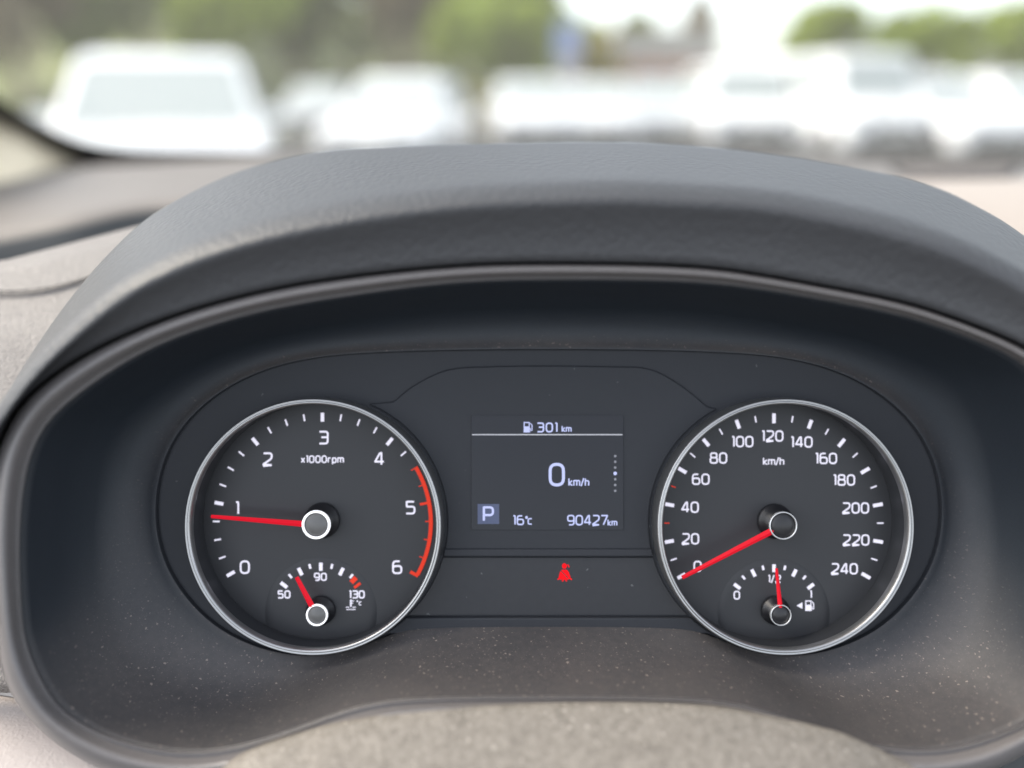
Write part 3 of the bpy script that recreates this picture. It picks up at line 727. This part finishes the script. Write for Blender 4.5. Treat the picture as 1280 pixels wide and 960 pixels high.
# ================================================================== LETTERING
def rnd_poly(pts, rad, closed=False):
    out = []; n = len(pts)
    for i in range(n):
        p = Vector(pts[i][:2]); r = pts[i][2] if len(pts[i]) > 2 else rad
        if (not closed and i in (0, n - 1)) or r == 0: out.append(p); continue
        a = Vector(pts[i - 1][:2]); b = Vector(pts[(i + 1) % n][:2])
        ra = min(r, (a - p).length * .499); rb = min(r, (b - p).length * .499); r_ = min(ra, rb)
        s = p + (a - p).normalized() * r_; e = p + (b - p).normalized() * r_
        for k in range(7):
            t = k / 6; out.append(s * (1 - t) ** 2 + p * 2 * t * (1 - t) + e * t * t)
    res = [out[0]]
    for p in out[1:]:
        if (p - res[-1]).length > 1e-4: res.append(p)
    if closed and (res[-1] - res[0]).length < 1e-4: res.pop()
    return res
w = .70
GLY = {
 '0': (w, [([(0, 0), (w, 0), (w, 1), (0, 1)], .33, True)]),
 '1': (.20, [([(0, 1), (.19, 1, .06), (.19, 0)], .06, False)]),
 '2': (w, [([(.02, 1), (w, 1, .28), (w, .56, .2), (.0, .08, .1), (0, 0, 0), (w, 0)], .2, False)]),
 '3': (w, [([(.0, 1), (w, 1, .22), (w, .53, .12), (.16, .53)], .2, False), ([(w - .08, .53), (w, .5, .1), (w, 0, .25), (0, 0)], .2, False)]),
 '4': (w, [([(.42, 1), (0, .26, .03), (w + .04, .26)], .03, False), ([(.54, .55), (.54, 0)], 0, False), ([(.42, 1), (.54, 1, .02), (.54, .5)], 0, False)]),
 '5': (w, [([(w - .04, 1), (.04, 1, .05), (.04, .58, .05), (w, .58, .22), (w, 0, .24), (0, 0)], .2, False)]),
 '6': (w, [([(w * .8, 1), (0, 1, .34), (0, .4, 0)], .3, False), ([(0, 0), (w, 0), (w, .60), (0, .60)], .24, True)]),
 '7': (w, [([(0, 1), (w, 1, .05), (.24, 0)], .05, False)]),
 '8': (w, [([(.04, .54), (w - .04, .54), (w - .04, 1), (.04, 1)], .2, True), ([(0, 0), (w, 0), (w, .54), (0, .54)], .22, True)]),
 '9': (w, [([(w * .2, 0), (w, 0, .34), (w, .6, 0)], .3, False), ([(0, .40), (w, .40), (w, 1), (0, 1)], .24, True)]),
 'x': (.5, [([(0, .7), (.5, 0)], 0, False), ([(.5, .7), (0, 0)], 0, False)]),
 'r': (.38, [([(0, .7), (0, 0)], 0, False), ([(0, .5), (.06, .7, .12), (.38, .7)], .1, False)]),
 'p': (.55, [([(0, .7), (0, -.28)], 0, False), ([(0, 0), (.55, 0), (.55, .7), (0, .7)], .2, True)]),
 'm': (.9, [([(0, 0), (0, .7, .02), (.9, .7, .18), (.9, 0)], .1, False), ([(.45, .68), (.45, 0)], 0, False)]),
 'k': (.52, [([(0, 1), (0, 0)], 0, False), ([(.5, .7), (.06, .34, 0), (.52, 0)], 0, False)]),
 'h': (.52, [([(0, 1), (0, 0)], 0, False), ([(0, .68), (.52, .68, .2), (.52, 0)], .2, False)]),
 '/': (.4, [([(0, -.08), (.4, 1.05)], 0, False)]),
 'P': (.68, [([(0, 0), (0, 1, .03), (.68, 1, .25), (.68, .42, .25), (0, .42)], .2, False)]),
 'C': (.5, [([(.5, .72), (0, .72, .22), (0, 0, .22), (.5, 0)], .2, False)]),
 'o': (.2, [([(0, .78), (.18, .78), (.18, 1), (0, 1)], .1, True)]),
}
def ribbon(poly, width, closed, z, vs, fs):
    n = len(poly); i0 = len(vs)
    for i in range(n):
        if closed: a, b = poly[i - 1], poly[(i + 1) % n]
        else: a, b = poly[max(0, i - 1)], poly[min(n - 1, i + 1)]
        t = (b - a); t.normalize(); nn = Vector((-t.y, t.x)); k = 1
        if (closed or 0 < i < n - 1):
            d1 = (poly[i] - poly[i - 1]).normalized(); c = abs(nn.dot(Vector((-d1.y, d1.x)))); k = 1 / max(.5, c)
        vs.append((*(poly[i] + nn * width / 2 * k), z)); vs.append((*(poly[i] - nn * width / 2 * k), z))
    for i in range(n if closed else n - 1):
        j = (i + 1) % n; fs.append((i0 + 2 * i, i0 + 2 * j, i0 + 2 * j + 1, i0 + 2 * i + 1))
def lettering(T, name, text, cx, cy, hpx, d, m, sw=.15, gap=.30, wk=1.0, parent=None, label=None, left=None):
    """text centred on photograph position cx, cy on the plane at distance d; hpx = height of a figure"""
    sc = d / F * hpx / (1 + sw); tot = 0; xs = []
    for ch in text:
        xs.append(tot); tot += (GLY[ch][0] * wk + gap)
    tot -= gap
    ox, oy = (cx - 640) / F * d, (480 - cy) / F * d
    if left is not None: ox = (left - 640) / F * d + tot * sc / 2
    vs, fs = [], []; z = 0
    for ch, x in zip(text, xs):
        for pts, r, cl in GLY[ch][1]:
            pl = rnd_poly([(p[0] * wk,) + tuple(p[1:]) for p in pts], r, cl)
            pl = [Vector(((q.x + x - tot / 2) * sc + ox, (q.y - .5) * sc + oy)) for q in pl]
            ribbon(pl, sw * sc, cl, -d + .00002 * z, vs, fs); z = (z + 1) % 4
    return part(T, name, vs, fs, m, smooth=False, parent=parent, label=label)
def quadmark(T, name, cx, cy, ang_, r0, r1, wpx, d, m, parent=None, w1=None, label=None, z=0.0):
    """a bar on the dial from radius r0 to r1 (photograph pixels) about cx, cy"""
    s, c = sin(ang_), cos(ang_); vs = []
    for r, w_ in ((r0, wpx), (r1, w1 or wpx)):
        for sg in (-1, 1):
            x = cx + s * r + c * sg * w_ / 2; y = cy - c * r + s * sg * w_ / 2
            q = P(x, y, d); q.z += z; vs.append(q)
    th = Vector((0, 0, -.00012)); vs += [v + th for v in vs]
    return part(T, name, vs, [(0, 1, 3, 2), (4, 6, 7, 5), (0, 2, 6, 4), (1, 5, 7, 3), (0, 4, 5, 1), (2, 3, 7, 6)], m, smooth=False, parent=parent, label=label)
def disc(T, name, c, r, z, m, parent=None, rin=0, n=96, prof=None, label=None):
    """lathe about the dial axis: prof = [(radius, z)]"""
    prof = prof or [(rin, z), (r, z)]
    rows = [[Vector((c.x + q * sin(2 * pi * k / n), c.y + q * cos(2 * pi * k / n), zz)) for k in range(n)] for q, zz in prof]
    vs, fs = grid(rows, True)
    if prof[0][0] < 1e-6:
        vs = [Vector((c.x, c.y, prof[0][1]))] + vs[n:]; fs = [(0, 1 + k, 1 + (k + 1) % n) for k in range(n)] + [tuple(i - n + 1 for i in f) for f in fs[n:]]
    return part(T, name, vs, fs, m, parent=parent, label=label)

# ================================================================== GAUGES
def hub(T, px, py, d, rpx, ringw, lit, parent=None, back=.006):
    p = P(px, py, d); s = d / F; r = rpx * s; rw = ringw * s; c = Vector((p.x, p.y, 0))
    o = disc(T, 'hub', c, 0, 0, 'hub black', parent=parent, prof=[(r + .0016, -D_F + .0004), (r + .0014, -D_F + .002), (r * .9, -D_F + .0022), (r * .9, p.z - .0004), (0.0, p.z - .0004)][::-1])
    # the chain thing > part > sub-part ends here, so the ring and cap hang on the hub only on the big dials
    q = o if parent is None else parent
    disc(T, 'hub_ring', c, 0, 0, 'hub ring lit' if lit else 'hub ring silver', parent=q, prof=[(r - rw, p.z - .0006), (r - rw, p.z + .0001), (r - rw * .8, p.z + .0004), (r - rw * .2, p.z + .0004), (r, p.z), (r, p.z - .0008)])
    disc(T, 'hub_cap', c, 0, 0, 'hub dome' if lit else 'hub black', parent=q, prof=[(0, p.z + .0007), (r * .3, p.z + .0006), (r * .55, p.z + .0003), (r - rw * 1.6, p.z - .0001), (r - rw * 1.3, p.z - .0004)])
def needle(T, name, x0, y0, x1, y1, w0, w1, d, parent=None, edge=True):
    """tip (x0,y0) to base (x1,y1), a wedge with a raised spine"""
    a, b = P(x0, y0, d), P(x1, y1, d); t = (b - a).normalized(); n = Vector((-t.y, t.x, 0)); s = d / F
    wa, wb = w0 * s / 2, w1 * s / 2; up = Vector((0, 0, .0011)); dn = Vector((0, 0, -.0006))
    vs = [a + n * wa, a + up * .5, a - n * wa, b + n * wb, b + up, b - n * wb, a + dn, b + dn]
    fs = [(0, 1, 4, 3), (1, 2, 5, 4), (0, 3, 7, 6), (2, 6, 7, 5), (0, 6, 1), (1, 6, 2), (3, 4, 7), (4, 5, 7)]
    o = part(T, name, vs, fs, 'needle red', smooth=False, parent=parent)
    return o
def gauge_body(T, c):
    zb = -D_B
    disc(T, 'dial_face', c, 0, 0, 'dial face', prof=[(0, -D_F - .0003), (R_IN * .5, -D_F - .0003), (R_IN + .0005, -D_F - .0003)])
    disc(T, 'cup', c, 0, 0, 'cup wall', prof=[(R_IN + .0004, -D_F - .0003), (R_IN - .0001, -D_F + .0022), (R_IN - .0001, zb - .003)])
    disc(T, 'bezel', c, 0, 0, 'chrome', n=160, prof=[(R_IN - .0002, zb - .0040), (R_IN - .0002, zb - .0004), (R_IN + .0002, zb - .0002), (R_IN + .0005, zb + .0000), (R_IN + .0008, zb - .0002), (R_IN + .0010, zb - .0006), (R_IN + .0013, zb + .0000), (R_IN + .0018, zb - .0003), (R_IN + .0021, zb - .0014), (R_IN + .0022, zb - .014)])
TC = Thing('tachometer', Vector((GL.x, GL.y, -D_F)), 'left round gauge marked x1000rpm with figures from 0 to 6 and a red zone', 'gauge')
gauge_body(TC, GL)
cx, cy = 403.0, 653.0; U = radians(119.3) / 3
for k in range(25):
    v_ = k * .25; a = (v_ - 3) * U; major = k % 4 == 0
    if v_ < 4.5:
        quadmark(TC, 'tick_mark', cx, cy, a, 126 if major else 128.5, 137, 4.2 if major else 1.9, D_F, 'dial print')
    else:
        last = v_ in (5, 6)
        if not (v_ > 5.9): quadmark(TC, 'tick_mark', cx, cy, a, 124 if last else 128.5, 135, 3.0 if last else 1.3, D_F, 'redline print', z=.00004, label='red tick mark in the red zone')
        else: quadmark(TC, 'tick_mark', cx, cy, a, 126, 137, 4.0, D_F, 'redline print', z=.00004, label='red tick mark at 6')
# red zone band
vs, fs = [], []
n = 60
for k in range(n + 1):
    a = (4.5 - 3) * U - .006 + (6 - 4.5 + .0) * U * k / n
    for r in (133.2, 138): vs.append(P(cx + sin(a) * r, cy - cos(a) * r, D_F) + Vector((0, 0, .00008)))
fs = [(2 * k, 2 * k + 1, 2 * k + 3, 2 * k + 2) for k in range(n)]
part(TC, 'red_zone_band', vs, fs, 'redline print', smooth=False)
for t, x, y in (('0', 306, 709), ('1', 296.5, 635), ('2', 334.5, 574), ('3', 404.5, 547), ('4', 474, 573.5), ('5', 513, 634.5), ('6', 496.5, 709)):
    lettering(TC, 'dial_number', t, x, y, 17, D_F, 'dial print', sw=.15)
lettering(TC, 'unit_lettering', 'x1000rpm', 403, 574, 9.6, D_F, 'dial print', sw=.19, gap=.30, wk=.95)
needle(TC, 'needle', 264, 645.5, 380, 655, 4.2, 7.6, .3035)
hub(TC, 395, 656, .3025, 18, 3.2, True)
# coolant temperature dial
def subdial(T, cx, cy, name):
    o = disc(T, name, Vector(((cx - 640) / F * D_F, (480 - cy) / F * D_F, 0)), 0, 0, 'dial face', prof=[(.0196, -D_F - .0002), (.0226, -D_F - .0002), (.0227, -D_F - .00028)])
    return o
sx, sy = 401.0, 766.5
TG = subdial(TC, sx, sy, 'temperature_dial')
for k in range(9):
    a = radians(-52.7 + 13.175 * k); major = k % 2 == 0
    if k == 8: quadmark(TC, 'tick_mark', sx, sy, a, 52.5, 62, 3.4, D_F, 'redline print', parent=TG)
    else: quadmark(TC, 'tick_mark', sx, sy, a, 53 if major else 57, 63, 4.4 if major else 2.8, D_F, 'dial print', parent=TG)
quadmark(TC, 'tick_mark', sx, sy, radians(44.7), 54, 62.5, 6.2, D_F, 'redline print', parent=TG)
lettering(TC, 'dial_number', '50', 355, 743, 10.3, D_F, 'dial print', sw=.2, parent=TG)
lettering(TC, 'dial_number', '90', 400.5, 721, 10.3, D_F, 'dial print', sw=.2, parent=TG)
lettering(TC, 'dial_number', '130', 446, 743, 10.3, D_F, 'dial print', sw=.2, gap=.27, parent=TG)
lettering(TC, 'unit_lettering', 'oC', 449, 753.5, 6.5, D_F, 'dial print', sw=.2, parent=TG)
def bars(T, name, segs, d, m, parent=None):
    vs, fs = [], []
    for k, (x0, y0, x1, y1, wd) in enumerate(segs):
        s = d / F
        ribbon([Vector(((x0 - 640) * s, (480 - y0) * s)), Vector(((x1 - 640) * s, (480 - y1) * s))], wd * s, False, -d + .00002 * (k % 5), vs, fs)
    return part(T, name, vs, fs, m, smooth=False, parent=parent)
bars(TC, 'coolant_symbol', [(438.5, 749.5, 438.5, 758.5, 2.0), (438, 751, 442.5, 751, 1.1), (438, 754, 441.5, 754, 1.1), (432.5, 759, 436.5, 759, 1.0), (440.5, 759, 445, 759, 1.0), (433, 761.8, 444.5, 761.8, 1.0)], D_F, 'dial print', TG)
needle(TC, 'needle', 370.8, 721.5, 390, 758, 5.2, 7.4, .306, parent=TG)
hub(TC, 396, 769, .3055, 13.6, 2.2, True, parent=TG)

SP = Thing('speedometer', Vector((GR.x, GR.y, -D_F)), 'right round gauge marked km/h with figures from 0 to 240', 'gauge')
gauge_body(SP, GR)
cx, cy = 967.5, 655.0; U = radians(119.4) / 6
for k in range(25):
    a = (k / 2 - 6) * U; major = k % 2 == 0
    red = k in (3, 5)
    quadmark(SP, 'tick_mark', cx, cy, a, (126 if k > 14 or k == 12 else 127) if major else (131 if red else 129), 138.2 if major else 137, 4.3 if major else (1.2 if red else 1.7), D_F, 'redline print' if red else 'dial print', label='small red tick mark' if red else None)
for t, x, y in (('0', 872, 708), ('20', 863, 673.5), ('40', 862.5, 634), ('60', 876, 599), ('80', 898, 572.5), ('100', 928, 552), ('120', 965.5, 545), ('140', 1002, 552.5), ('160', 1032.5, 573), ('180', 1055, 600), ('200', 1069.5, 635), ('220', 1070, 675), ('240', 1055.5, 711)):
    lettering(SP, 'dial_number', t, x, y, 14.2, D_F, 'dial print', sw=.155, gap=.26, wk=.98)
lettering(SP, 'unit_lettering', 'km/h', 967, 576.5, 10, D_F, 'dial print', sw=.17, gap=.2)
needle(SP, 'needle', 852.5, 722, 966, 663, 5.0, 8.4, .3035)
hub(SP, 979, 657, .3025, 17.6, 1.9, False)
sx, sy = 967.5, 768.0
FG = subdial(SP, sx, sy, 'fuel_dial')
for k in range(9):
    a = radians(-52.7 + 13.175 * k); major = k % 2 == 0
    quadmark(SP, 'tick_mark', sx, sy, a, 53 if major else 57, 62.5, 4.2 if major else 2.6, D_F, 'dial print', parent=FG)
lettering(SP, 'dial_number', '0', 921, 744, 11, D_F, 'dial print', sw=.17, parent=FG)
lettering(SP, 'dial_number', '1/2', 968, 723.5, 10, D_F, 'dial print', sw=.18, gap=.24, parent=FG)
lettering(SP, 'dial_number', '1', 1013.5, 743, 10, D_F, 'dial print', sw=.19, parent=FG)
def pump(T, cx, cy, h, d, m, parent=None, name='fuel_symbol'):
    s = h / 12.0; r = lambda x, y: (cx + x * s, cy + y * s)
    segs = [(*r(-2, -5.6), *r(-2, -1), 1.2 * s), (*r(-4.1, -5.6), *r(-4.1, 5), 1.2 * s), (*r(2.0, -5.6), *r(2.0, 5), 1.2 * s), (*r(-4.7, -5.6), *r(2.6, -5.6), 1.3 * s), (*r(-1, -1), *r(-1, 5), 6.4 * s), (*r(-5, 5.6), *r(3, 5.6), 1.3 * s),
            (*r(3.4, -4.8), *r(5.4, -2.4), 1.0 * s), (*r(5.3, -2.4), *r(5.3, 3.6), 1.1 * s), (*r(3.3, 1), *r(3.3, 3.9), 1.0 * s), (*r(3.2, 3.9), *r(5.6, 3.9), 1.0 * s)]
    return bars(T, name, segs[1:], d, m, parent)
pump(SP, 1011.5, 757, 12.5, D_F, 'dial print', FG)
part(SP, 'filler_side_arrow', [P(995.8, 757, D_F), P(1003, 753, D_F), P(1003, 761, D_F)], [(0, 1, 2)], 'dial print', parent=FG, smooth=False)
needle(SP, 'needle', 970.5, 710.5, 975.3, 759, 3.4, 6.0, .306, parent=FG)
hub(SP, 976, 769, .3055, 13.2, 1.5, False, parent=FG)

# ================================================================== DISPLAY
D_S = .3075
DS = Thing('trip_display', P(685, 600, D_S), 'dark rectangular display between the gauges showing 0 km/h and 90427 km', 'display')
def qd(x0, y0, x1, y1, d, th=.0004):
    a = [P(x0, y0, d), P(x1, y0, d), P(x1, y1, d), P(x0, y1, d)]; b = [p + Vector((0, 0, -th)) for p in a]
    return a + b, [(3, 2, 1, 0), (4, 5, 6, 7), (0, 1, 5, 4), (1, 2, 6, 5), (2, 3, 7, 6), (3, 0, 4, 7)]
part(DS, 'screen', *qd(589.5, 519, 779, 662, D_S, .0008), 'screen glass', smooth=False)
D_T = D_S - .0001
part(DS, 'divider_line', *qd(590, 542.6, 778, 544, D_T, .00005), 'screen line', smooth=False)
part(DS, 'gear_box', *qd(597, 630, 624, 655, D_T, .00005), 'screen gear box', smooth=False)
D_T -= .00006
pump(DS, 659.5, 534, 12.5, D_T, 'screen text')
lettering(DS, 'range_figures', '301', 684, 534.3, 12.6, D_T, 'screen text', sw=.18, gap=.34, wk=1.0)
lettering(DS, 'unit_lettering', 'km', 708.3, 536, 8.6, D_T, 'screen text', sw=.21, gap=.22, wk=.95)
lettering(DS, 'speed_figure', '0', 696, 593.3, 29.5, D_T, 'screen text', sw=.145, wk=.92)
lettering(DS, 'unit_lettering', 'km/h', 723.5, 602.5, 10.6, D_T, 'screen text', sw=.19, gap=.22, wk=.9)
for k in range(7):
    c = P(769, 570 + 7.25 * k, D_T); bright = k == 3
    disc(DS, 'menu_dot', Vector((c.x, c.y, 0)), 0, 0, 'screen text' if bright else 'screen dim', n=16, prof=[(0, c.z), ((2.3 if bright else 1.6) * D_T / F, c.z)], label='bright dot in the column of dots' if bright else None)
lettering(DS, 'gear_letter', 'P', 610.5, 642.5, 19.5, D_T, 'screen text', sw=.17)
lettering(DS, 'temperature_figures', '16', 648, 650.2, 12.6, D_T, 'screen text', sw=.17, gap=.26)
lettering(DS, 'unit_lettering', 'oC', 661, 650.4, 11.0, D_T, 'screen text', sw=.17, gap=.12, wk=.95)
lettering(DS, 'odometer_figures', '90427', 734.5, 650.2, 13.4, D_T, 'screen text', sw=.16, gap=.24, wk=.95)
lettering(DS, 'unit_lettering', 'km', 765.5, 653.2, 8.6, D_T, 'screen text', sw=.2, gap=.22, wk=.92)

# seat belt warning lamp
D_W = .3084
WL = Thing('seat_belt_warning_lamp', P(706, 716, D_W), 'lit red seat belt warning symbol on the black panel under the display', 'warning lamp')
def blob(T, name, pts, d, m, parent=None):
    n = len(pts); vs = [P(x, y, d) for x, y in pts] + [P(x, y, d + .00015) for x, y in pts]
    return part(T, name, vs, [tuple(range(n))[::-1], tuple(range(n, 2 * n))] + [(i, (i + 1) % n, (i + 1) % n + n, i + n) for i in range(n)], m, smooth=False, parent=parent)
blob(WL, 'figure_head', [(705.5 + 3.0 * cos(t), 707.5 + 3.4 * sin(t)) for t in [2 * pi * k / 16 for k in range(16)]], D_W, 'warning red')
blob(WL, 'figure_body', [(702.5, 712.2), (708.5, 712.2), (711, 715.5), (713, 721.5), (710.5, 724.5), (700.5, 724.5), (698.5, 721.5), (700, 715)], D_W, 'warning red')
bars(WL, 'belt_strap', [(709.5, 705.5, 711.5, 709, 1.3), (697, 724.5, 700.5, 722, 1.6), (711, 722, 714.8, 724.5, 1.6), (702.5, 726.6, 704.6, 725, 1.4), (708.5, 726.6, 706.8, 725, 1.4)], D_W - .0001, 'warning red')

bars(WL, 'belt_gap', [(701.5, 713.5, 710.3, 722.8, 1.1)], D_W - .00018, 'panel plastic')

# ================================================================== STEERING COLUMN COVER
CC = Thing('steering_column_cover', P(720, 960, .21), 'pale grey dusty steering column cover at the bottom below the gauges', 'column cover')
top = spline([(200, 1010), (262, 968), (300, 943), (330, 930), (380, 914), (430, 901), (520, 887), (640, 880), (760, 877.5), (880, 881), (950, 892), (1040, 912), (1085, 930), (1130, 951), (1175, 975), (1230, 1010)], 5)
rows = []
for dy, dd in ((60, .262), (12, .246), (2.5, .2405), (0, .237), (.8, .234)): rows.append([P(x, y + dy, dd) for x, y in top])
for dy, dd in ((8, .231), (25, .226), (60, .217), (110, .205), (180, .190)): rows.append([P(700 + (x - 700) * (1 + dy * .0012), y + dy, dd) for x, y in top])
vs, fs = grid(rows); part(CC, 'cover_shell', vs, fs, 'column plastic', solid=.003)
